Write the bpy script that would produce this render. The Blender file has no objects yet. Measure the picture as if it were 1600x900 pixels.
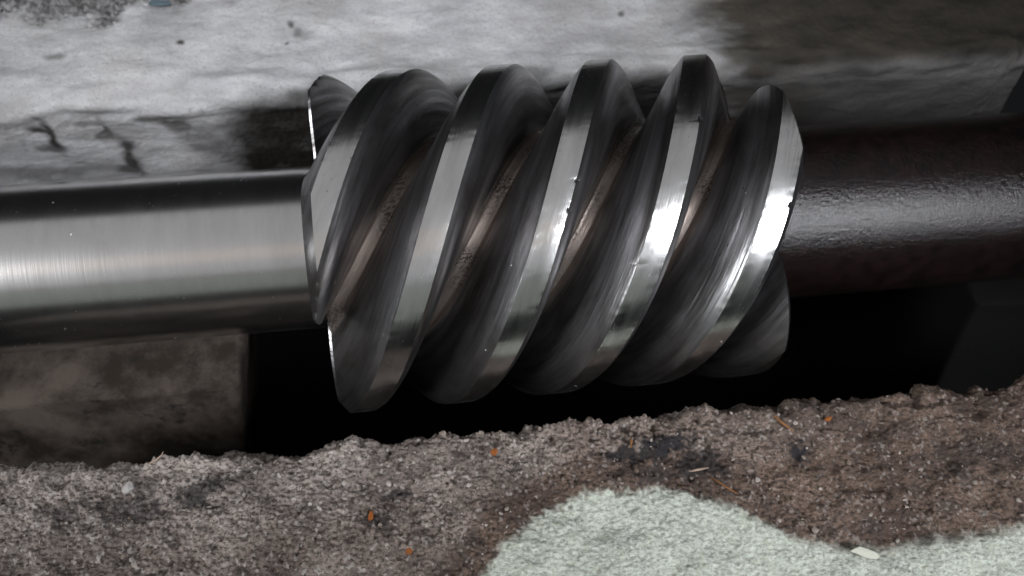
import bpy, bmesh, math, random
import numpy as np
from mathutils import Matrix, Vector

random.seed(4)
S = 0.04                      # outer radius of the worm in metres; lengths below are in worm radii unless noted
PHI = math.radians(60)        # elevation of the viewpoint about the worm axis
sc = bpy.context.scene
col = sc.collection


def W(p):
    """worm frame (x along axis, z towards the viewer) -> world, still in radii"""
    p = np.asarray(p, float)
    x, y, z = p[..., 0], p[..., 1], p[..., 2]
    return np.stack([x, y*math.sin(PHI) - z*math.cos(PHI), y*math.cos(PHI) + z*math.sin(PHI)], -1)


# ------------------------------------------------------------------ camera
cam_d = bpy.data.cameras.new('camera')
cam = bpy.data.objects.new('camera', cam_d)
col.objects.link(cam)
sc.camera = cam
cam_d.lens = 1170/1600*36
cam_d.sensor_width = 36
cam_d.clip_start = 0.002
cam_d.clip_end = 50
wv = np.array([-0.06907, -0.10195, -0.07635])
ang = np.linalg.norm(wv)
Rc = Matrix.Rotation(ang, 3, Vector(wv/ang))
Rw = Matrix(W(np.eye(3)).T.tolist())
M = (Rw @ Rc).to_4x4()
M.translation = Vector(W([0, 0, 4.6077])*S)
cam.matrix_world = M
cam_d.dof.use_dof = True
cam_d.dof.focus_distance = 3.75*S
cam_d.dof.aperture_fstop = 18

# ------------------------------------------------------------------ world, lamps, exposure
wd = bpy.data.worlds.new('World')
sc.world = wd
wd.use_nodes = True
wd.node_tree.nodes['Background'].inputs[0].default_value = (0.9, 0.93, 1.0, 1)
wd.node_tree.nodes['Background'].inputs[1].default_value = 0.008
sc.view_settings.view_transform = 'Standard'
sc.view_settings.look = 'None'
sc.view_settings.exposure = 0
sc.view_settings.gamma = 1


def look(o, target):
    o.rotation_euler = (Vector(target) - o.location).to_track_quat('-Z', 'Y').to_euler()


def strip(name, a0, a1, dist, x0, x1, colour, radiance):
    """long light panel running parallel to the shaft, seen from it between the elevations a0..a1 (0 = front horizon)"""
    a = math.radians((a0 + a1)/2)
    d = bpy.data.lights.new(name, 'AREA')
    d.shape = 'RECTANGLE'
    d.size = x1 - x0
    d.size_y = 2*dist*math.tan(math.radians((a1 - a0)/2))
    d.color = colour
    d.energy = radiance*math.pi*d.size*d.size_y
    o = bpy.data.objects.new(name, d)
    col.objects.link(o)
    o.location = ((x0 + x1)/2, -dist*math.cos(a), dist*math.sin(a))
    o.rotation_euler = (math.radians((a0 + a1)/2 - 90) * -1 - math.pi*0, 0, 0)
    look(o, ((x0 + x1)/2, 0, 0))
    return o


strip('ceiling_panel', 66, 124, 0.60, -0.80, 0.42, (0.98, 0.98, 1.0), 0.46)
strip('warm_panel', 52, 66, 0.62, -0.80, 0.36, (1.0, 0.91, 0.85), 0.60)
strip('front_panel', 34, 52, 0.64, -0.80, 0.30, (0.97, 0.97, 1.0), 0.44)
strip('added_low_panel', 9, 32, 0.70, -0.70, 0.30, (0.92, 1.0, 0.91), 0.24)  # greenish light added low in front, for the tint reflected in the steel

hd = bpy.data.lights.new('hand_lamp', 'AREA')
hd.shape = 'RECTANGLE'
hd.size = 0.13
hd.size_y = 0.34
hd.color = (0.92, 0.94, 1.0)
hd.spread = math.radians(28)
hd.energy = 1.45*math.pi*0.15*0.34
hl = bpy.data.objects.new('hand_lamp', hd)
col.objects.link(hl)
hl.location = Vector((1.6, -0.5, 0.8))*S + Vector((0.48, -0.555, 0.68))*0.55
look(hl, (0.9*S, -0.5*S, 0))



kd = bpy.data.lights.new('key_lamp', 'SPOT')
kd.spot_size = math.radians(21)
kd.spot_blend = 0.35
kd.shadow_soft_size = 0.15
kd.color = (0.95, 0.97, 1.0)
kd.energy = 31
kl = bpy.data.objects.new('key_lamp', kd)
col.objects.link(kl)
kl.location = (-0.72, -0.30, 0.50)
look(kl, (-1.15*S, 0.5*S, 0.0))


# ------------------------------------------------------------------ helpers: fields, meshes, nodes
def noise(shape, step, lo, hi, seed, sx=1.0):
    """band limited random field; lo..hi wavelengths; sx stretches along axis 0; unit deviation"""
    rng = np.random.default_rng(seed)
    n0, n1 = shape
    f0 = np.fft.fftfreq(n0, step[0])[:, None]/sx
    f1 = np.fft.rfftfreq(n1, step[1])[None, :]
    f = np.hypot(f0, f1) + 1e-9
    amp = np.exp(-(f*lo)**2)*(1 - np.exp(-(f*hi)**2))/f
    spec = np.fft.rfft2(rng.standard_normal(shape))*amp
    g = np.fft.irfft2(spec, s=shape)
    return g/g.std()


def smooth01(x, a, b):
    t = np.clip((x - a)/(b - a), 0, 1)
    return t*t*(3 - 2*t)


def poly_dist(px, py, poly):
    """signed distance to a polygon, negative inside"""
    d = np.full(px.shape, 1e9)
    inside = np.zeros(px.shape, bool)
    n = len(poly)
    for i in range(n):
        ax, ay = poly[i]
        bx, by = poly[(i + 1) % n]
        ex, ey = bx - ax, by - ay
        t = np.clip(((px - ax)*ex + (py - ay)*ey)/(ex*ex + ey*ey), 0, 1)
        d = np.minimum(d, np.hypot(px - ax - t*ex, py - ay - t*ey))
        c = ((ay > py) != (by > py)) & (px < ex*(py - ay)/(ey if abs(ey) > 1e-9 else 1e-9) + ax)
        inside ^= c
    return np.where(inside, -d, d)


def tag(o, label=None, cat=None, group=None, kind=None):
    for k, v in (('label', label), ('category', cat), ('group', group), ('kind', kind)):
        if v:
            o[k] = v
    return o


def empty(name, loc):
    o = bpy.data.objects.new(name, None)
    col.objects.link(o)
    o.location = loc
    o.empty_display_size = 0.01
    return o


def mesh_obj(name, me, mats, parent=None, base=None):
    o = bpy.data.objects.new(name, me)
    col.objects.link(o)
    for m in (mats if isinstance(mats, (list, tuple)) else [mats]):
        me.materials.append(m)
    off = parent.location if parent else (Vector(base) if base else Vector((0, 0, 0)))
    if off.length:
        me.transform(Matrix.Translation(-off))
    if parent:
        o.parent = parent
    else:
        o.location = off
    return o


def grid_mesh(name, V, attrs=None, closed=False):
    """V (n0,n1,3) in radii -> smooth shaded quad mesh in metres"""
    n0, n1 = V.shape[:2]
    i, j = np.meshgrid(np.arange(n0 - 1), np.arange(n1 - 1), indexing='ij')
    a = (i*n1 + j).ravel()
    q = np.stack([a, a + n1, a + n1 + 1, a + 1], 1)
    if closed:
        a = (np.arange(n0 - 1)*n1)
        b = a + n1 - 1
        q = np.concatenate([q, np.stack([b, b + n1, a + n1, a], 1)])
    me = bpy.data.meshes.new(name)
    me.vertices.add(n0*n1)
    me.vertices.foreach_set('co', (V.reshape(-1, 3)*S).ravel().astype(np.float32))
    me.loops.add(len(q)*4)
    me.loops.foreach_set('vertex_index', q.ravel().astype(np.int32))
    me.polygons.add(len(q))
    me.polygons.foreach_set('loop_start', np.arange(0, len(q)*4, 4, dtype=np.int32))
    me.polygons.foreach_set('loop_total', np.full(len(q), 4, np.int32))
    me.polygons.foreach_set('use_smooth', np.ones(len(q), bool))
    for k, v in (attrs or {}).items():
        at = me.attributes.new(k, 'FLOAT', 'POINT')
        at.data.foreach_set('value', v.ravel().astype(np.float32))
    me.update()
    me.validate()
    return me


class NT:
    def __init__(s, name):
        s.m = bpy.data.materials.new(name)
        s.m.use_nodes = True
        s.t = s.m.node_tree
        s.b = s.t.nodes['Principled BSDF']

    def n(s, typ, **kw):
        nd = s.t.nodes.new(typ)
        for k, v in kw.items():
            if k.startswith('_'):
                setattr(nd, k[1:], v)
            else:
                key = int(k[1:]) if k[0] == 'i' and k[1:].isdigit() else k.replace('__', ' ')
                if hasattr(v, 'links'):
                    s.t.links.new(v, nd.inputs[key])
                else:
                    nd.inputs[key].default_value = v
        return nd

    def link(s, a, b):
        s.t.links.new(a, b)

    def coords(s, scale=(1, 1, 1)):
        tc = s.n('ShaderNodeTexCoord')
        mp = s.n('ShaderNodeMapping')
        mp.inputs['Scale'].default_value = tuple(c/S for c in scale)
        s.link(tc.outputs['Object'], mp.inputs['Vector'])
        return mp.outputs[0]

    def noise(s, vec, scale, detail=4, rough=0.55, dist=0.0):
        nd = s.n('ShaderNodeTexNoise', Scale=scale, Detail=detail, Roughness=rough, Distortion=dist)
        s.link(vec, nd.inputs['Vector'])
        return nd.outputs['Fac']

    def ramp(s, fac, *stops):
        nd = s.n('ShaderNodeValToRGB')
        cr = nd.color_ramp
        while len(cr.elements) < len(stops):
            cr.elements.new(0.5)
        for e, (p, c) in zip(cr.elements, stops):
            e.position = p
            e.color = (c, c, c, 1) if not isinstance(c, tuple) else (*c, 1)
        s.link(fac, nd.inputs[0])
        return nd.outputs[0]

    def mix(s, fac, a, b, mode='MIX'):
        nd = s.n('ShaderNodeMix')
        nd.data_type = 'RGBA'
        nd.blend_type = mode
        for v, k in ((fac, 0), (a, 6), (b, 7)):
            if hasattr(v, 'links'):
                s.link(v, nd.inputs[k])
            elif k == 0:
                nd.inputs[0].default_value = v
            else:
                nd.inputs[k].default_value = (*v, 1)
        return nd.outputs[2]

    def math(s, op, a, b=0.0, c=0.0, clamp=False):
        nd = s.n('ShaderNodeMath')
        nd.operation = op
        nd.use_clamp = clamp
        for k, v in enumerate((a, b, c)):
            if hasattr(v, 'links'):
                s.link(v, nd.inputs[k])
            else:
                nd.inputs[k].default_value = v
        return nd.outputs[0]

    def attr(s, name, vec=False):
        nd = s.n('ShaderNodeAttribute')
        nd.attribute_name = name
        return nd.outputs['Vector' if vec else 'Fac']

    def vscale(s, vec, sc3):
        mp = s.n('ShaderNodeMapping')
        mp.inputs['Scale'].default_value = sc3
        s.link(vec, mp.inputs['Vector'])
        return mp.outputs[0]

    def bump(s, h, strength, dist, prev=None):
        nd = s.n('ShaderNodeBump', Strength=strength, Distance=dist*S)
        s.link(h, nd.inputs['Height'])
        if prev:
            s.link(prev, nd.inputs['Normal'])
        return nd.outputs[0]

    def out(s, **kw):
        for k, v in kw.items():
            k = k.replace('__', ' ')
            if hasattr(v, 'links'):
                s.link(v, s.b.inputs[k])
            else:
                s.b.inputs[k].default_value = v
        return s.m


# ------------------------------------------------------------------ materials
def metal(name, base, tint, rough, grime_shade, streak, fine, pits, specks=0.0, metallic=1.0, rvar=0.25):
    """machined steel: base/tint reflectances, streaks run along the attribute 'run' (y = along the cut)"""
    t = NT(name)
    run = t.attr('run', True)
    obj = t.coords()
    s1 = t.noise(t.vscale(run, (14, 0.9, 1)), 1.0, 5, 0.6, 0.3)
    s2 = t.noise(t.vscale(run, (70, 1.6, 1)), 1.0, 3, 0.6)
    cl = t.noise(t.vscale(run, (5, 1.6, 5)), 1.0, 5, 0.62, 0.4)
    c = t.mix(t.ramp(s1, (0.32, 0.0), (0.68, 1.0)), base, tint)
    c = t.mix(t.math('MULTIPLY', t.ramp(cl, (0.42, 0.0), (0.7, 1.0)), grime_shade), c, (0.10, 0.085, 0.075))
    pit = t.ramp(t.noise(t.vscale(run, (60, 34, 1)), 1.0, 3, 0.6), (pits, 1.0), (pits + 0.03, 0.0))
    pmask = t.ramp(t.noise(obj, 3.1, 2, 0.5), (0.47, 0.0), (0.6, 1.0))
    pit = t.math('MULTIPLY', pit, pmask)
    c = t.mix(t.math('MULTIPLY', pit, 0.8), c, (0.03, 0.026, 0.024))
    r = t.math('ADD', t.math('MULTIPLY', t.math('SUBTRACT', s1, 0.5), rvar), rough, clamp=True)
    r = t.math('ADD', r, t.math('MULTIPLY', pit, 0.4), clamp=True)
    nb = t.bump(s1, streak, 0.012)
    nb = t.bump(s2, fine, 0.004, nb)
    met = metallic
    if specks:
        v = t.n('ShaderNodeTexVoronoi', Scale=8.0)
        t.link(obj, v.inputs['Vector'])
        sp = t.ramp(v.outputs['Distance'], (0.028, 1.0), (0.045, 0.0))
        sep = t.n('ShaderNodeSeparateColor')
        t.link(v.outputs['Color'], sep.inputs[0])
        sp = t.math('MULTIPLY', sp, t.math('GREATER_THAN', sep.outputs[0], 1 - specks))
        c = t.mix(sp, c, (0.55, 0.54, 0.52))
        met = t.math('MULTIPLY', t.math('SUBTRACT', 1.0, sp), metallic)
        r = t.math('MAXIMUM', r, t.math('MULTIPLY', sp, 0.8))
    return t.out(Base__Color=c, Metallic=met, Roughness=r, Normal=nb)


M_LAND = metal('ground_steel', (0.60, 0.60, 0.59), (0.50, 0.50, 0.50), 0.23, 0.3, 0.08, 0.16, 0.30, 0.25)
M_FLANK = metal('cut_steel', (0.50, 0.50, 0.515), (0.10, 0.096, 0.093), 0.34, 0.8, 0.4, 0.4, 0.32, 0.25)
M_ROOT = metal('stained_steel', (0.36, 0.30, 0.265), (0.09, 0.074, 0.064), 0.42, 0.9, 0.7, 0.6, 0.47, 0.2, 0.8)
M_JOURNAL = metal('turned_steel', (0.60, 0.59, 0.58), (0.55, 0.545, 0.54), 0.23, 0.12, 0.012, 0.12, 0.27, 0.22, 1.0, 0.08)


def mat_black_shaft():
    t = NT('blackened_forged_steel')
    o = t.coords()
    n1 = t.noise(o, 52, 4, 0.7)
    n2 = t.noise(o, 12, 5, 0.6)
    v = t.n('ShaderNodeTexVoronoi', Scale=34.0)
    t.link(o, v.inputs['Vector'])
    c = t.mix(t.ramp(n2, (0.35, 0.0), (0.7, 1.0)), (0.004, 0.0026, 0.0028), (0.012, 0.006, 0.0055))
    nb = t.bump(n2, 0.16, 0.010)
    nb = t.bump(n1, 0.6, 0.0075, nb)
    nb = t.bump(v.outputs['Distance'], 0.15, 0.005, nb)
    r = t.ramp(n1, (0.3, 0.17), (0.7, 0.26))
    return t.out(Base__Color=c, Roughness=r, Normal=nb, IOR=1.5, **{'Specular__IOR__Level': 0.5})


M_BLACK = mat_black_shaft()


def mat_plaster():
    t = NT('old_whitewashed_concrete')
    o = t.coords((0.45, 1, 1))
    oi = t.coords()
    a = t.noise(o, 6, 7, 0.6, 0.0)
    b = t.noise(oi, 55, 5, 0.7)
    g = t.noise(oi, 1.3, 5, 0.6, 0.6)
    c = t.mix(t.ramp(a, (0.36, 0.0), (0.66, 1.0)), (0.26, 0.26, 0.265), (0.42, 0.42, 0.427))
    c = t.mix(t.ramp(g, (0.4, 0.0), (0.75, 0.35)), c, (0.27, 0.25, 0.23))
    c = t.mix(t.ramp(b, (0.30, 0.6), (0.48, 0.0)), c, (0.15, 0.145, 0.14))
    # stains with outlines of their own, plus shade painted dark
    st = t.math('ADD', t.attr('soot_shade'), t.math('MULTIPLY', t.math('SUBTRACT', a, 0.5), t.math('MULTIPLY', t.attr('soot_shade'), 1.1)), clamp=True)
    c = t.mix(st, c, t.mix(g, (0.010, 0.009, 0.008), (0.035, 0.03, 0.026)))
    c = t.mix(t.attr('grime_shade'), c, t.mix(t.ramp(a, (0.3, 0.0), (0.7, 1.0)), (0.018, 0.0155, 0.0125), (0.055, 0.046, 0.034)))  # right-hand shade put into the wall colour
    nb = t.bump(a, 0.15, 0.02)
    nb = t.bump(b, 0.22, 0.010, nb)
    return t.out(Base__Color=c, Roughness=0.8, Normal=nb, **{'Specular__IOR__Level': 0.2})


def mat_rough_concrete():
    t = NT('crumbling_brown_concrete')
    o = t.coords()
    fi = t.noise(t.vscale(o, (0.75, 1.25, 1.0)), 52, 4, 0.75)
    md = t.noise(o, 9, 5, 0.6, 0.5)
    lg = t.noise(o, 2.0, 4, 0.6)
    v = t.n('ShaderNodeTexVoronoi', Scale=60.0)
    t.link(o, v.inputs['Vector'])
    sep = t.n('ShaderNodeSeparateColor')
    t.link(v.outputs['Color'], sep.inputs[0])
    grain = sep.outputs[0]
    base = t.mix(t.attr('warm'), t.mix(t.ramp(lg, (0.35, 0.0), (0.65, 1.0)), (0.20, 0.168, 0.15), (0.47, 0.41, 0.37)), t.mix(t.ramp(lg, (0.35, 0.0), (0.65, 1.0)), (0.085, 0.056, 0.043), (0.20, 0.142, 0.11)))
    c = t.mix(t.ramp(fi, (0.36, 0.95), (0.56, 0.0)), base, (0.03, 0.024, 0.02))
    c = t.mix(t.ramp(md, (0.36, 0.6), (0.48, 0.0)), c, (0.06, 0.05, 0.045))
    c = t.mix(t.math('MULTIPLY', t.math('GREATER_THAN', grain, 0.92), t.math('SUBTRACT', 0.7, t.math('MULTIPLY', t.attr('warm'), 0.45))), c, (0.48, 0.45, 0.42))
    c = t.mix(t.attr('oil'), c, (0.018, 0.017, 0.019))
    pale = t.mix(t.ramp(fi, (0.3, 0.0), (0.6, 1.0)), (0.19, 0.20, 0.165), (0.57, 0.61, 0.535))
    pale = t.mix(t.math('MULTIPLY', t.math('GREATER_THAN', grain, 0.9), 0.5), pale, (0.45, 0.46, 0.36))
    c = t.mix(t.attr('pale'), c, pale)
    nb = t.bump(md, 0.5, 0.04)
    nb = t.bump(fi, 0.8, 0.022, nb)
    return t.out(Base__Color=c, Roughness=0.9, Normal=nb, **{'Specular__IOR__Level': 0.25})


def mat_block(name, dark):
    t = NT(name)
    o = t.coords()
    a = t.noise(o, 2.6, 8, 0.68)
    b = t.noise(o, 4.5, 6, 0.66)
    c = t.mix(t.ramp(a, (0.42, 0.0), (0.62, 1.0)), (0.022, 0.017, 0.013), (0.075, 0.061, 0.051))
    c = t.mix(t.ramp(b, (0.36, 0.9), (0.44, 0.0)), c, (0.012, 0.012, 0.011))
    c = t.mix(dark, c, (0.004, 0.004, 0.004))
    return t.out(**{'Specular__IOR__Level': 0.12}, Base__Color=c, Roughness=0.85, Normal=t.bump(a, 0.5, 0.05))


def mat_plain(name, c1, c2, rough=0.6):
    t = NT(name)
    o = t.coords()
    return t.out(Base__Color=t.mix(t.noise(o, 12, 3), c1, c2), Roughness=rough, **{'Specular__IOR__Level': 0.15})


M_PLASTER = mat_plaster()
M_CONC = mat_rough_concrete()
M_BLOCK = mat_block('mottled_stone', 0.0)
M_BLOCK_SHADED = mat_block('shaded_stone', 1.0)  # same stone coloured near black in place of deep shadow
M_FLOOR = mat_plain('shaded_pit_floor', (0.004, 0.004, 0.004), (0.008, 0.0075, 0.007), 0.9)  # near-black colour stands in for the deep shade of the pit


# ------------------------------------------------------------------ structure: ledges, pit floor
def swept(profile, step):
    """resample a (y,z) polyline with rounded corners; returns points, outward normals, arc length"""
    p = np.array(profile, float)
    seg = np.hypot(*np.diff(p, axis=0).T)
    s = np.concatenate([[0], np.cumsum(seg)])
    n = int(s[-1]/step)
    t = np.linspace(0, s[-1], n)
    y, z = np.interp(t, s, p[:, 0]), np.interp(t, s, p[:, 1])
    d = np.gradient(np.stack([y, z], 1), axis=0)
    d /= np.hypot(d[:, 0], d[:, 1])[:, None]
    return np.stack([y, z], 1), d, t


def corner(y0, z0, r, front):
    """quarter round from the top face to the vertical face; front=-1 faces -y, +1 faces +y"""
    a = np.linspace(0, math.pi/2, 14)
    return [(y0 + front*(-r + r*math.sin(x)), z0 - r + r*math.cos(x)) for x in a]


# --- rear wall: whitewashed, rounded arris at y = 1.13
def rear_wall():
    pts, tan, s = swept([(2.75, 0.13)] + corner(1.13, 0.10, 0.13, -1) + [(1.16, -3.25)], 0.0105)
    nrm = np.stack([tan[:, 1], -tan[:, 0]], 1)
    X = np.arange(-3.9, 4.9, 0.0105)
    sh = (len(X), len(s))
    st = (0.0105, 0.0105)
    XX = np.broadcast_to(X[:, None], sh)
    y, z = np.broadcast_to(pts[:, 0], sh), np.broadcast_to(pts[:, 1], sh)
    big = noise(sh, st, 0.35, 1.6, 1, 0.4)
    mid = noise(sh, st, 0.07, 0.35, 2, 0.5)
    fin = noise(sh, st, 0.022, 0.07, 3, 0.8)
    edge = np.exp(-((s - s[np.argmin(np.hypot(pts[:, 0] - 1.17, pts[:, 1] - 0.06))])/0.16)**2)[None, :]
    h = 0.008*big + 0.0016*mid + 0.0013*fin + edge*(0.016*noise(sh, st, 0.12, 0.5, 5, 0.35) + 0.014)
    # coarse, bare corner far left at the back
    bare = smooth01(noise(sh, st, 0.2, 0.8, 8)*0.10 + (y - 1.84) + (-(XX + 1.7))*0.13, -0.03, 0.26)
    h = h + bare*(0.012*noise(sh, st, 0.02, 0.08, 9) - 0.015)
    V = np.stack([XX, y + nrm[:, 0]*h, z + nrm[:, 1]*h], -1)
    # right end is broken off at a slant
    V[..., 0] -= smooth01(XX, 4.2, 4.9)*np.clip(0.25 + 0.33*(z + 0.65), 0.25, 1)*(1 - smooth01(y, 1.2, 1.5))
    # stain runs and blots; the same mask also carries painted shade
    soot_shade = np.zeros(sh)
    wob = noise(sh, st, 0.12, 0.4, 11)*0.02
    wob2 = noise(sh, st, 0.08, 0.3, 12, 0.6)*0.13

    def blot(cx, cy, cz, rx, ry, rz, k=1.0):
        nonlocal soot_shade
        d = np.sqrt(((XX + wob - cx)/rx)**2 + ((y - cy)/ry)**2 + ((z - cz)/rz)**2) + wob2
        soot_shade = np.maximum(soot_shade, k*smooth01(-d, -1.5, -0.35))
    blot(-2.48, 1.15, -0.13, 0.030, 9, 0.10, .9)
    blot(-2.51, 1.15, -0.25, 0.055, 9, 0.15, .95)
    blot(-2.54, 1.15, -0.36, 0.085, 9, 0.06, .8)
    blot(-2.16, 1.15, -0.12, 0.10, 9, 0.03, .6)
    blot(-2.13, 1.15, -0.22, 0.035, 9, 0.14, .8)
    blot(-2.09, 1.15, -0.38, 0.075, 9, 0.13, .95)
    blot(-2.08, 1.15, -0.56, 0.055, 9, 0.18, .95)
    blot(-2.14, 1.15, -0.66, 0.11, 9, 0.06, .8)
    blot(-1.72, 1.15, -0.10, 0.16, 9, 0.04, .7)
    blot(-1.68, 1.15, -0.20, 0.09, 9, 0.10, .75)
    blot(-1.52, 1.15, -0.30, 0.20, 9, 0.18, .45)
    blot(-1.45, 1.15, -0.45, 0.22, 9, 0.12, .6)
    dd = np.hypot((XX + 0.95)/0.50, np.minimum(z + 0.30, 0)/9 + np.maximum(z + 0.30, 0)/0.36) + wob2*0.25  # worm's shadow beside its left end, painted as a dark patch
    soot_shade = np.maximum(soot_shade, smooth01(-dd, -1.2, -0.55)*(y < 1.3))
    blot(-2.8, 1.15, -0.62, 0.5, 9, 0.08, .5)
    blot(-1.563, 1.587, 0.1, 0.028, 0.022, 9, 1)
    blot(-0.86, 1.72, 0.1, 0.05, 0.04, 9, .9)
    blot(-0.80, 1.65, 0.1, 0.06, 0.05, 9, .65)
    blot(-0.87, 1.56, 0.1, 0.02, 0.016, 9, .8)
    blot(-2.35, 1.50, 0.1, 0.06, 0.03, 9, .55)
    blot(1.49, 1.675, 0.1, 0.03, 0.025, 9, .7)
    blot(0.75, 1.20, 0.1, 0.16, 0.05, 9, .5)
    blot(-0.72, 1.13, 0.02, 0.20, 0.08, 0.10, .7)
    soot_shade = np.maximum(soot_shade, bare*(0.45 + 0.4*smooth01(noise(sh, st, 0.03, 0.12, 13), -0.9, 0.6)))
    soot_shade = np.maximum(soot_shade, smooth01(-z + 0.06*noise(sh, st, 0.2, 0.8, 14), 0.62, 0.95)*smooth01(XX, -1.75, -1.3))  # deep shade low on the pit face, painted dark
    # shaded right half of the wall, the shade painted into its colour
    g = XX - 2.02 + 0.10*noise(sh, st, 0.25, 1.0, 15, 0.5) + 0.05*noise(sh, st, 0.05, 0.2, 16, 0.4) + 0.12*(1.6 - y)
    grime_shade = smooth01(g, -0.32, 0.36)*(0.97 - 0.22*np.exp(-((s - 1.72)/0.10)**2)[None, :]*smooth01(noise(sh, st, 0.1, 0.6, 17, .4), -1, 1))
    # the painted shade thins towards the outer end of the face
    grime_shade *= 1 - 0.35*smooth01(XX, 2.2, 3.8)*smooth01(-z, -0.09, 0.0)*1.3
    me = grid_mesh('rear_wall', V[::-1], {'soot_shade': soot_shade[::-1], 'grime_shade': grime_shade[::-1]})
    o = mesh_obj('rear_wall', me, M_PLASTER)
    tag(o, 'grey whitewashed concrete wall behind the worm, shade painted in dark at right', 'wall', kind='structure')


rear_wall()


# --- front ledge: coarse brown concrete with a pale patch
PATCH = [(0.02, -2.75), (0.113, -1.953), (0.241, -1.814), (0.457, -1.678), (0.635, -1.624), (0.843, -1.613), (1.115, -1.642), (1.346, -1.706),
         (1.527, -1.825), (1.704, -1.941), (1.894, -2.01), (2.192, -2.064), (2.55, -2.059), (2.999, -2.032), (4.4, -1.95), (4.4, -2.75)]


def grit(V, pale):
    """loose sand and stone crumbs lying on the ledge, sizes mixed"""
    rng = np.random.default_rng(77)
    base = bmesh.new()
    bmesh.ops.create_icosphere(base, subdivisions=1, radius=1)
    bv = np.array([v.co for v in base.verts])
    bf = np.array([[v.index for v in f.verts] for f in base.faces])
    base.free()
    vs, fs, tone = [], [], []
    n = 0
    cand = np.argwhere((V[..., 2] > -0.05) & (pale < 0.3))
    for k in range(1500):
        i, j = cand[rng.integers(len(cand))]
        p = V[i, j]
        if p[1] < -2.3:
            continue
        rad = min(0.0045*math.exp(abs(rng.normal(0, 0.7))), 0.014)
        sc3 = rad*rng.uniform(0.6, 1.3, 3)*np.array([1.15, 1.0, 0.75])
        q = bv*(1 + 0.22*rng.standard_normal((len(bv), 1)))
        a = rng.uniform(0, 6.28)
        q = (q*sc3) @ np.array([[math.cos(a), -math.sin(a), 0], [math.sin(a), math.cos(a), 0], [0, 0, 1]])
        vs.append(q + p + np.array([0, 0, 0.2*rad]))
        fs.append(bf + n)
        tone.append(np.full(len(bv), rng.random()))
        n += len(bv)
    me = bpy.data.meshes.new('loose_grit')
    me.from_pydata((np.concatenate(vs)*S).tolist(), [], np.concatenate(fs).tolist())
    at = me.attributes.new('tone', 'FLOAT', 'POINT')
    at.data.foreach_set('value', np.concatenate(tone).astype(np.float32))
    t = NT('sand_grains')
    c = t.ramp(t.attr('tone'), (0.0, (0.05, 0.04, 0.034)), (0.35, (0.15, 0.115, 0.095)), (0.75, (0.22, 0.185, 0.16)), (1.0, (0.36, 0.33, 0.30)))
    t.out(Base__Color=c, Roughness=0.85, **{'Specular__IOR__Level': 0.25})
    tag(mesh_obj('loose_grit', me, t.m), 'loose sand and small stone crumbs strewn over the brown ledge', 'grit', kind='stuff')


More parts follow.
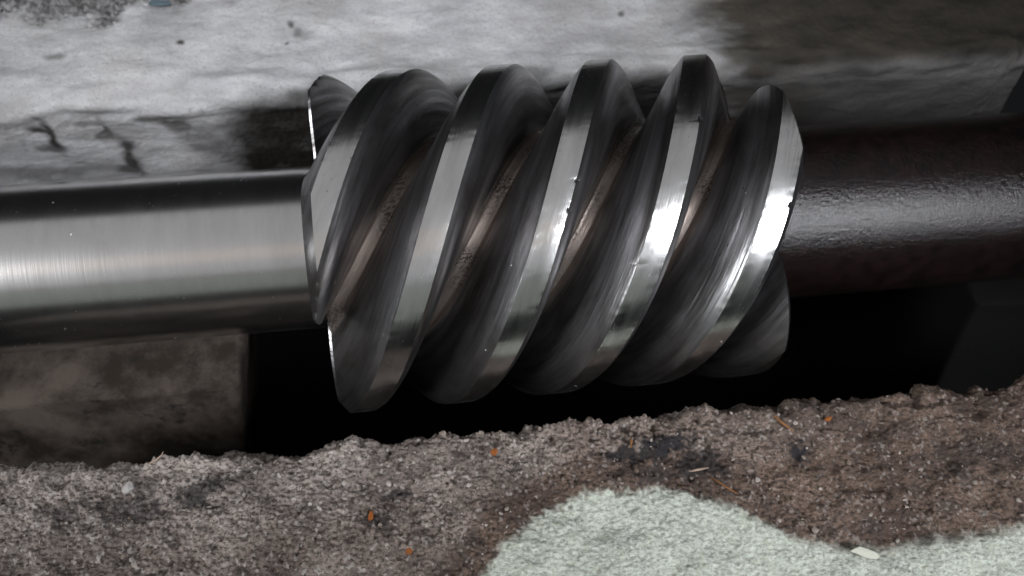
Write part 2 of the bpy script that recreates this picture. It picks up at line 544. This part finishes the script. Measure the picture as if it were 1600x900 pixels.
def front_ledge():
    stp = 0.0066
    pts, tan, s = swept([(-1.25, -3.2)] + corner(-1.21, 0.0, 0.05, 1)[::-1] + [(-2.62, 0.0)], stp)
    nrm = np.stack([tan[:, 1], -tan[:, 0]], 1)
    nrm = np.where((pts[:, 1] > -0.02)[:, None] & (nrm[:, 1] < 0)[:, None], -nrm, nrm)
    X = np.arange(-2.75, 3.95, stp)
    sh = (len(X), len(s))
    st = (stp, stp)
    XX = np.broadcast_to(X[:, None], sh)
    y, z = np.broadcast_to(pts[:, 0], sh), np.broadcast_to(pts[:, 1], sh)
    edge = np.exp(-((y + 1.21)/0.13)**2)
    sd = poly_dist(XX, y, PATCH) + (0.010 - 0.005*smooth01(XX, 0.9, 1.6))*noise(sh, st, 0.02, 0.09, 31) + 0.006*noise(sh, st, 0.15, 0.5, 32)
    fe = 0.028 + 0.025*smooth01(XX, 1.5, 2.2)
    pale = smooth01(-sd, -fe, fe)
    rough = 1 - 0.4*pale
    right = smooth01(XX, 0.4, 2.6)
    h = 0.020*noise(sh, st, 0.3, 1.0, 21, .7) + rough*(0.009*noise(sh, st, 0.07, 0.25, 22, .8)
        + (0.0058 - 0.002*right)*noise(sh, st, 0.016, 0.05, 23)) + edge*(0.014*noise(sh, st, 0.10, 0.35, 24, .8) - 0.010)
    # chips along the arris
    chip = smooth01(noise(sh, st, 0.06, 0.3, 25), 0.9, 2.0)*edge
    h = h - 0.05*chip + 0.006*pale
    V = np.stack([XX, y + nrm[:, 0]*h + edge*0.02*noise(sh, st, 0.2, 0.8, 26, .6), z + nrm[:, 1]*h], -1)
    # colour masks; warm runs browner and darker to the right
    warm = np.clip(smooth01(XX + 0.25*noise(sh, st, 0.3, 1.0, 27), -1.2, 1.6)*0.75
                   + 0.9*smooth01(-sd, -0.26, -0.04)*(XX > -1.2) + 0.35*smooth01(-y, 1.35, 1.75) + 0.35*smooth01(XX, 1.6, 3.0), 0, 1)
    oil = np.zeros(sh)
    wob = 0.28*noise(sh, st, 0.05, 0.25, 28) + 0.18*noise(sh, st, 0.02, 0.05, 29)
    for cx, cy, rx, ry, k in ((1.18, -1.385, .14, .045, .95), (1.02, -1.44, .12, .05, .9), (.86, -1.43, .07, .03, .9), (1.30, -1.52, .12, .07, .8),
                              (1.42, -1.57, .05, .05, .8), (1.05, -1.54, .2, .04, .55), (1.916, -1.515, .05, .045, .95), (-1.30, -1.39, .09, .06, .75),
                              (-1.62, -1.44, .16, .06, .6), (-1.95, -1.42, .12, .05, .6), (-1.15, -1.33, .08, .04, .5), (-.29, -1.50, .06, .025, .7),
                              (-.42, -1.63, .05, .035, .6), (.3, -1.44, .06, .02, .6), (2.5, -1.45, .1, .04, .4), (2.9, -1.62, .25, .09, .45)):
        d = np.hypot((XX - cx)/rx, (y - cy)/ry) + wob
        oil = np.maximum(oil, k*smooth01(-d, -1.5, -0.7))
    me = grid_mesh('front_ledge', V, {'pale': pale, 'warm': warm, 'oil': oil*(1 - pale)})
    o = mesh_obj('front_ledge', me, M_CONC)
    grit(V, pale)
    tag(o, 'crumbling brown concrete ledge in front of the worm with a pale greenish patch', 'ledge', kind='structure')


front_ledge()

me = bpy.data.meshes.new('pit_floor')
fx, fy = np.meshgrid(np.linspace(-4.2, 5.2, 60), np.linspace(-1.4, 3.0, 30), indexing='ij')
fz = -3.2 + 0.02*noise(fx.shape, (.16, .15), 0.3, 1.5, 41)
me = grid_mesh('pit_floor', np.stack([fx, fy, fz], -1))
tag(mesh_obj('pit_floor', me, M_FLOOR), 'dark pit floor below the worm', 'floor', kind='structure')


# ------------------------------------------------------------------ support blocks under the two shaft ends
def support_block(label, x0, x1, y0, y1, top, seed, mat):
    n = 5
    bm = bmesh.new()
    bmesh.ops.create_cube(bm, size=1)
    for v in bm.verts:
        v.co = Vector(((x0 + x1)/2 + v.co.x*(x1 - x0), (y0 + y1)/2 + v.co.y*(y1 - y0), (top - 3.2)/2 + v.co.z*(top + 3.2)))
    bmesh.ops.bevel(bm, geom=bm.edges[:], offset=0.05, segments=3, affect='EDGES', profile=0.6)
    bmesh.ops.subdivide_edges(bm, edges=[e for e in bm.edges if e.calc_length() > 0.3], cuts=14, use_grid_fill=True)
    from mathutils import noise as mn
    for v in bm.verts:
        if v.co.y < (y0 + y1)/2:
            v.co.y -= max(0, top - 0.06 - v.co.z)*0.5
        if v.co.x > (x0 + x1)/2 and seed == 0:
            v.co.x -= max(0, top - 0.04 - v.co.z)*0.22
        if v.co.z < top - 0.012:
            v.co += 0.03*Vector(mn.noise_vector(v.co*2.3 + Vector((seed, 0, 0)))) + 0.010*Vector(mn.noise_vector(v.co*9))
    bm.transform(Matrix.Scale(S, 4))
    me = bpy.data.meshes.new('support_block')
    bm.to_mesh(me)
    bm.free()
    for p in me.polygons:
        p.use_smooth = True
    o = mesh_obj('support_block', me, mat, base=((x0 + x1)/2*S, (y0 + y1)/2*S, -3.2*S))
    tag(o, label, 'block', 'stone blocks under the shaft')


support_block('mottled stone block under the bright left end of the shaft', -4.1, -1.25, -0.66, 0.75, -0.4827, 0, M_BLOCK)
support_block('stone block coloured near black for deep shadow under the black right end of the shaft', 3.7, 5.6, -0.55, 0.75, -0.5445, 7, M_BLOCK_SHADED)

# ------------------------------------------------------------------ the worm shaft
L = 2.2909
P = L/4
UL = -0.6511
LW = 0.1354
XL, XR = -0.618, 1.908
ROOT = 0.60
shaft = empty('worm_shaft', Vector((0, 0, -1.0*S)))
tag(shaft, 'steel worm gear shaft with coarse helical threads, bright left end and black right end', 'worm gear')

PROF = [(-0.235, 0.585), (-0.222, 0.596), (-0.211, 0.612), (-0.200, 0.634), (-0.188, 0.662), (-0.172, 0.702), (-0.140, 0.775), (-0.112, 0.838), (-0.090, 0.882),
        (-0.068, 0.918), (-0.045, 0.950), (-0.025, 0.974), (-0.006, 0.994), (0.0, 1.0), (0.012, 1.0),
        (LW*0.5, 1.0), (LW - 0.012, 1.0), (LW, 1.0), (LW + 0.004, 0.9965), (LW + 0.020, 0.985), (LW + 0.036, 0.968), (LW + 0.052, 0.942), (LW + 0.068, 0.905), (LW + 0.083, 0.855), (LW + 0.097, 0.790), (LW + 0.110, 0.720), (LW + 0.121, 0.662), (LW + 0.131, 0.627), (LW + 0.140, 0.607), (LW + 0.153, 0.594), (LW + 0.165, 0.585)]
pu = np.array([p[0] for p in PROF])
pr = np.array([p[1] for p in PROF])
land_seg = [i for i in range(len(PROF) - 1) if PROF[i][0] > -0.001 and PROF[i + 1][0] < LW + 0.001]
arc = np.concatenate([[0], np.cumsum(np.hypot(np.diff(pu), np.diff(pr)))])
CH_L, CH_R, DB = 0.060, 0.0, 0.013


def chamfer(x, r):
    """turn down the last bit at both ends"""
    lim = np.minimum(1 - np.clip(XL + CH_L - x, 0, 1)*1.25, 1 - np.clip(x - (XR - CH_R), 0, 1)*1.1)
    return np.minimum(r, lim)


def make_thread(k):
    t0 = (XL - pu.max() - k*P - UL)*2*math.pi/L - 0.05
    t1 = (XR - pu.min() - k*P - UL)*2*math.pi/L + 0.05
    nt = int((t1 - t0)/math.radians(0.6))
    th = np.linspace(t0, t1, nt)
    sh = (nt, len(pu))
    rng = np.random.default_rng(60 + k)
    # slight wear and nicks along the two arrises
    nick = np.zeros(sh)
    wob = np.interp(th, np.linspace(t0, t1, nt//2), rng.standard_normal(nt//2))
    wob2 = np.interp(th, np.linspace(t0, t1, nt//2), rng.standard_normal(nt//2))
    il = int(np.argmin(abs(pu)))
    ir = int(np.argmin(abs(pu - LW)))
    for j in (il - 1, il):
        nick[:, j] = -0.0012*np.abs(wob) - 0.005*(np.abs(wob) > 2.3)
    for j in (ir, ir + 1):
        nick[:, j] = -0.0012*np.abs(wob2) - 0.005*(np.abs(wob2) > 2.3)
    U = np.broadcast_to(pu, sh)
    nick *= (U + k*P + UL + L*th[:, None]/(2*math.pi) > XL + 0.12)
    TH = np.broadcast_to(th[:, None], sh)
    R = np.broadcast_to(pr, sh) + nick
    X = U + k*P + UL + L*TH/(2*math.pi)
    bm = bmesh.new()
    lay = bm.verts.layers.float_vector.new('run')
    thl = bm.verts.layers.float.new('rad')
    vs = []
    for i in range(nt):
        row = []
        for j in range(len(pu)):
            v = bm.verts.new((X[i, j], R[i, j]*math.sin(TH[i, j]), R[i, j]*math.cos(TH[i, j])))
            v[lay] = (arc[j] + 3*k, TH[i, j]*1.06, 0)
            row.append(v)
        vs.append(row)
    for i in range(nt - 1):
        for j in range(len(pu) - 1):
            f = bm.faces.new((vs[i][j], vs[i][j + 1], vs[i + 1][j + 1], vs[i + 1][j]))
            f.material_index = 0 if j in land_seg else (2 if max(pr[j], pr[j + 1]) < 0.640 else 1)
            f.smooth = True
    bmesh.ops.bisect_plane(bm, geom=bm.verts[:] + bm.edges[:] + bm.faces[:], plane_co=(XL + CH_L, 0, 0), plane_no=(1, 0, 0), dist=1e-6)
    xa, xb = XL + DB, XR - DB
    bmesh.ops.bisect_plane(bm, geom=bm.verts[:] + bm.edges[:] + bm.faces[:], plane_co=(xa, 0, 0), plane_no=(-1, 0, 0), clear_outer=True, dist=1e-5)
    bmesh.ops.bisect_plane(bm, geom=bm.verts[:] + bm.edges[:] + bm.faces[:], plane_co=(xb, 0, 0), plane_no=(1, 0, 0), clear_outer=True, dist=1e-5)
    bmesh.ops.remove_doubles(bm, verts=[v for v in bm.verts if v.co.x < xa + 1e-5 or v.co.x > xb - 1e-5], dist=0.002)
    for v in bm.verts:
        r = math.hypot(v.co.y, v.co.z)
        r2 = float(chamfer(v.co.x, r))
        if r2 < r:
            v.co.y *= r2/r
            v.co.z *= r2/r
    for f in bm.faces:
        if f.material_index == 0 and f.calc_center_median().x < XL + CH_L:
            f.material_index = 1
    # deburred rim and end faces
    for x, xe, mi in ((xa, XL, 1), (xb, XR, 0)):
        ed = [e for e in bm.edges if e.is_boundary and abs(e.verts[0].co.x - x) < 1e-4 and abs(e.verts[1].co.x - x) < 1e-4]
        if not ed:
            continue
        vv = {v for e in ed for v in e.verts}
        c = sum((v.co for v in vv), Vector())/len(vv)
        rr = math.hypot(c.y, c.z)
        cv = bm.verts.new((xe, c.y/rr*0.57, c.z/rr*0.57))
        cv[lay] = (0.3, 0.3, 0)
        rim = {}
        for v in vv:
            n = bm.verts.new((xe, v.co.y*(1 - DB) + c.y*DB*0.0, v.co.z*(1 - DB)))
            n[lay] = v[lay]
            rim[v] = n
        for e in ed:
            a, b = e.verts
            f = bm.faces.new((a, b, rim[b], rim[a]))
            f.material_index = mi
            f.smooth = True
            f = bm.faces.new((rim[a], rim[b], cv))
            f.material_index = 1
    bmesh.ops.recalc_face_normals(bm, faces=bm.faces[:])
    # outward orientation
    fl = max(bm.faces, key=lambda f: math.hypot(f.calc_center_median().y, f.calc_center_median().z))
    c = fl.calc_center_median()
    if fl.normal.y*c.y + fl.normal.z*c.z < 0:
        bmesh.ops.reverse_faces(bm, faces=bm.faces[:])
    for v in bm.verts:
        v.co = Vector(W(np.array(v.co)))*S
    me = bpy.data.meshes.new('thread')
    bm.to_mesh(me)
    bm.free()
    me.set_sharp_from_angle(angle=math.radians(24))
    mesh_obj('thread', me, [M_LAND, M_FLANK, M_ROOT], shaft)


for k in range(4):
    make_thread(k)


def lathe(name, prof, mat, nseg=160, helix=False):
    """prof: (x, r) along the axis"""
    th = np.linspace(-math.pi, math.pi, nseg, endpoint=False)
    x = np.array([p[0] for p in prof])[:, None]*np.ones(nseg)
    r = np.array([p[1] for p in prof])[:, None]*np.ones(nseg)
    V = W(np.stack([x, r*np.sin(th), r*np.cos(th)], -1))
    me = grid_mesh(name, V[::-1], closed=True)
    at = me.attributes.new('run', 'FLOAT_VECTOR', 'POINT')
    if helix:
        run = np.stack([x - L*th/(2*math.pi), th*np.ones_like(x), 0*x], -1)
    else:
        run = np.stack([x*1.0, np.sin(th)*0.6 + 0*x, np.cos(th)*0.6 + 0*x], -1)
    at.data.foreach_set('vector', run[::-1].reshape(-1).astype(np.float32))
    me.set_sharp_from_angle(angle=math.radians(40))
    return mesh_obj(name, me, mat, shaft)


def dens(a, b, n):
    return list(np.linspace(a, b, n))


lathe('worm_core', [(XL + 0.004, 0.40), (XL + 0.002, 0.565), (XL + 0.03, 0.5985)] + [(x, ROOT) for x in dens(XL + 0.04, XR - 0.03, 60)]
      + [(XR - 0.012, 0.588), (XR - 0.004, 0.575), (XR - 0.004, 0.40)], M_ROOT, helix=True)
lathe('bright_journal', [(-4.35, 0.02), (-4.35, 0.46), (-4.33, 0.4827)] + [(x, 0.4827) for x in dens(-4.3, XL - 0.03, 50)] + [(XL - 0.012, 0.487), (XL + 0.02, 0.505)], M_JOURNAL)['label'] = 'bright turned steel shaft end'
lathe('black_journal', [(XR - 0.02, 0.556), (XR + 0.02, 0.548)] + [(x, 0.5445) for x in dens(XR + 0.05, 5.75, 50)] + [(5.8, 0.52), (5.8, 0.02)], M_BLACK)['label'] = 'blackened pitted steel shaft end'


# ------------------------------------------------------------------ debris lying on the ledges
def fleck(name, label, cat, x, y, z, size, rot, mat, thick=0.25, group=None):
    """thin irregular flake, tilted"""
    bm = bmesh.new()
    n = 9
    ring = []
    for i in range(n):
        a = 2*math.pi*i/n
        q = random.uniform(0.7, 1.1)
        ring.append((size[0]*q*math.cos(a), size[1]*q*math.sin(a)))
    top = [bm.verts.new((a, b, thick*size[1]*random.uniform(.7, 1.3))) for a, b in ring]
    bot = [bm.verts.new((a*1.04, b*1.04, -thick*size[1])) for a, b in ring]
    ct = bm.verts.new((0, 0, thick*size[1]*1.9))
    for i in range(n):
        j = (i + 1) % n
        bm.faces.new((top[i], top[j], ct))
        bm.faces.new((bot[i], bot[j], top[j], top[i]))
    bm.faces.new(bot[::-1])
    bm.transform(Matrix.Scale(S, 4) @ Matrix.Rotation(rot, 4, 'Z') @ Matrix.Rotation(0.15, 4, 'X'))
    me = bpy.data.meshes.new(name)
    bm.to_mesh(me)
    bm.free()
    o = mesh_obj(name, me, mat)
    o.location = (x*S, y*S, z*S)
    tag(o, label, cat, group)


def fibre(name, label, cat, pts, r, mat, group=None):
    """thin tapered curl through pts"""
    pts = [Vector(p) for p in pts]
    c = pts[0].copy()
    bm = bmesh.new()
    rings = []
    for i, p in enumerate(pts):
        d = (pts[min(i + 1, len(pts) - 1)] - pts[max(i - 1, 0)]).normalized()
        a = d.cross(Vector((0, 0, 1))).normalized()
        b = a.cross(d)
        rr = r*(1 - 0.7*abs(2*i/(len(pts) - 1) - 1))
        rings.append([bm.verts.new(p - c + rr*(a*math.cos(t) + b*math.sin(t))) for t in [k*math.pi/3 for k in range(6)]])
    for q, w in zip(rings, rings[1:]):
        for k in range(6):
            bm.faces.new((q[k], q[(k + 1) % 6], w[(k + 1) % 6], w[k]))
    bm.faces.new(rings[0][::-1])
    bm.faces.new(rings[-1])
    bm.transform(Matrix.Scale(S, 4))
    me = bpy.data.meshes.new(name)
    bm.to_mesh(me)
    bm.free()
    for p in me.polygons:
        p.use_smooth = True
    o = mesh_obj(name, me, mat)
    o.location = c*S
    tag(o, label, cat, group)


M_RUST = mat_plain('orange_rust', (0.26, 0.085, 0.02), (0.16, 0.05, 0.012), 0.7)
M_STRAW = mat_plain('dry_straw', (0.22, 0.11, 0.045), (0.14, 0.065, 0.03), 0.7)
M_PALEFIB = mat_plain('pale_fibre', (0.36, 0.28, 0.22), (0.26, 0.19, 0.15), 0.7)
M_CHIP = mat_plain('white_grit', (0.42, 0.40, 0.38), (0.33, 0.31, 0.30), 0.8)
M_PALECHIP = mat_plain('pale_paint', (0.52, 0.53, 0.44), (0.42, 0.43, 0.36), 0.8)
M_BLUE = mat_plain('blue_paint', (0.05, 0.075, 0.09), (0.09, 0.115, 0.13), 0.7)

g = 'orange rust flakes on the ledge'
fleck('rust_flake', 'largest orange rust flake, low on the brown ledge left of the pale patch', 'flake', -0.253, -1.782, 0.03, (0.026, 0.036), 0.3, M_RUST, .25, g)
fleck('rust_flake', 'small orange rust flake near the ledge edge, below the middle of the worm', 'flake', 0.231, -1.345, 0.03, (0.020, 0.020), 0.8, M_RUST, .3, g)
fleck('rust_flake', 'narrow upright rust flake on the ledge beside a dark pit', 'flake', -0.429, -1.615, 0.03, (0.014, 0.032), -0.2, M_RUST, .25, g)
fleck('rust_flake', 'tiny orange rust flake right of the straw at the ledge edge', 'flake', 2.099, -1.352, 0.03, (0.024, 0.014), 0.3, M_RUST, .3, g)
g = 'dry straws on the ledge'
fibre('straw', 'bent orange straw near the ledge edge below the right end of the worm', 'straw', [(1.78, -1.28, .035), (1.80, -1.32, .045), (1.83, -1.355, .045), (1.885, -1.40, .03)], 0.012, M_STRAW, g)
fibre('straw', 'thin brown straw above the right tip of the pale patch', 'straw', [(1.36, -1.60, .04), (1.40, -1.635, .05), (1.44, -1.67, .05), (1.49, -1.70, .035)], 0.008, M_STRAW, g)
fibre('straw', 'pale straw lying across the dark oil stain', 'straw', [(1.25, -1.56, .045), (1.30, -1.555, .05), (1.36, -1.55, .045)], 0.008, M_PALEFIB, g)
fibre('straw', 'short upright straw left of the dark oil stain', 'straw', [(0.965, -1.40, .04), (0.97, -1.37, .05), (0.975, -1.345, .04)], 0.009, M_STRAW, g)
fibre('lint_fibre', 'white curled lint fibre on the ledge edge at left', 'fibre', [(-1.56, -1.235, .03), (-1.53, -1.228, .055), (-1.495, -1.222, .075), (-1.465, -1.205, .09), (-1.455, -1.19, .10)], 0.007, M_PALEFIB)
fleck('grit_chip', 'white grit chip on the ledge below the bright shaft', 'grit', -1.636, -1.335, 0.03, (0.035, 0.024), 0.9, M_CHIP, .5)
fleck('paint_chip', 'dark blue paint chip on the wall top at upper left', 'chip', -1.73, 1.93, 0.135, (0.085, 0.03), 0.05, M_BLUE, .15)
fleck('paint_chip', 'pale paint chip on the right edge of the pale patch', 'chip', 2.08, -2.06, 0.03, (0.075, 0.028), -0.35, M_PALECHIP, .2)
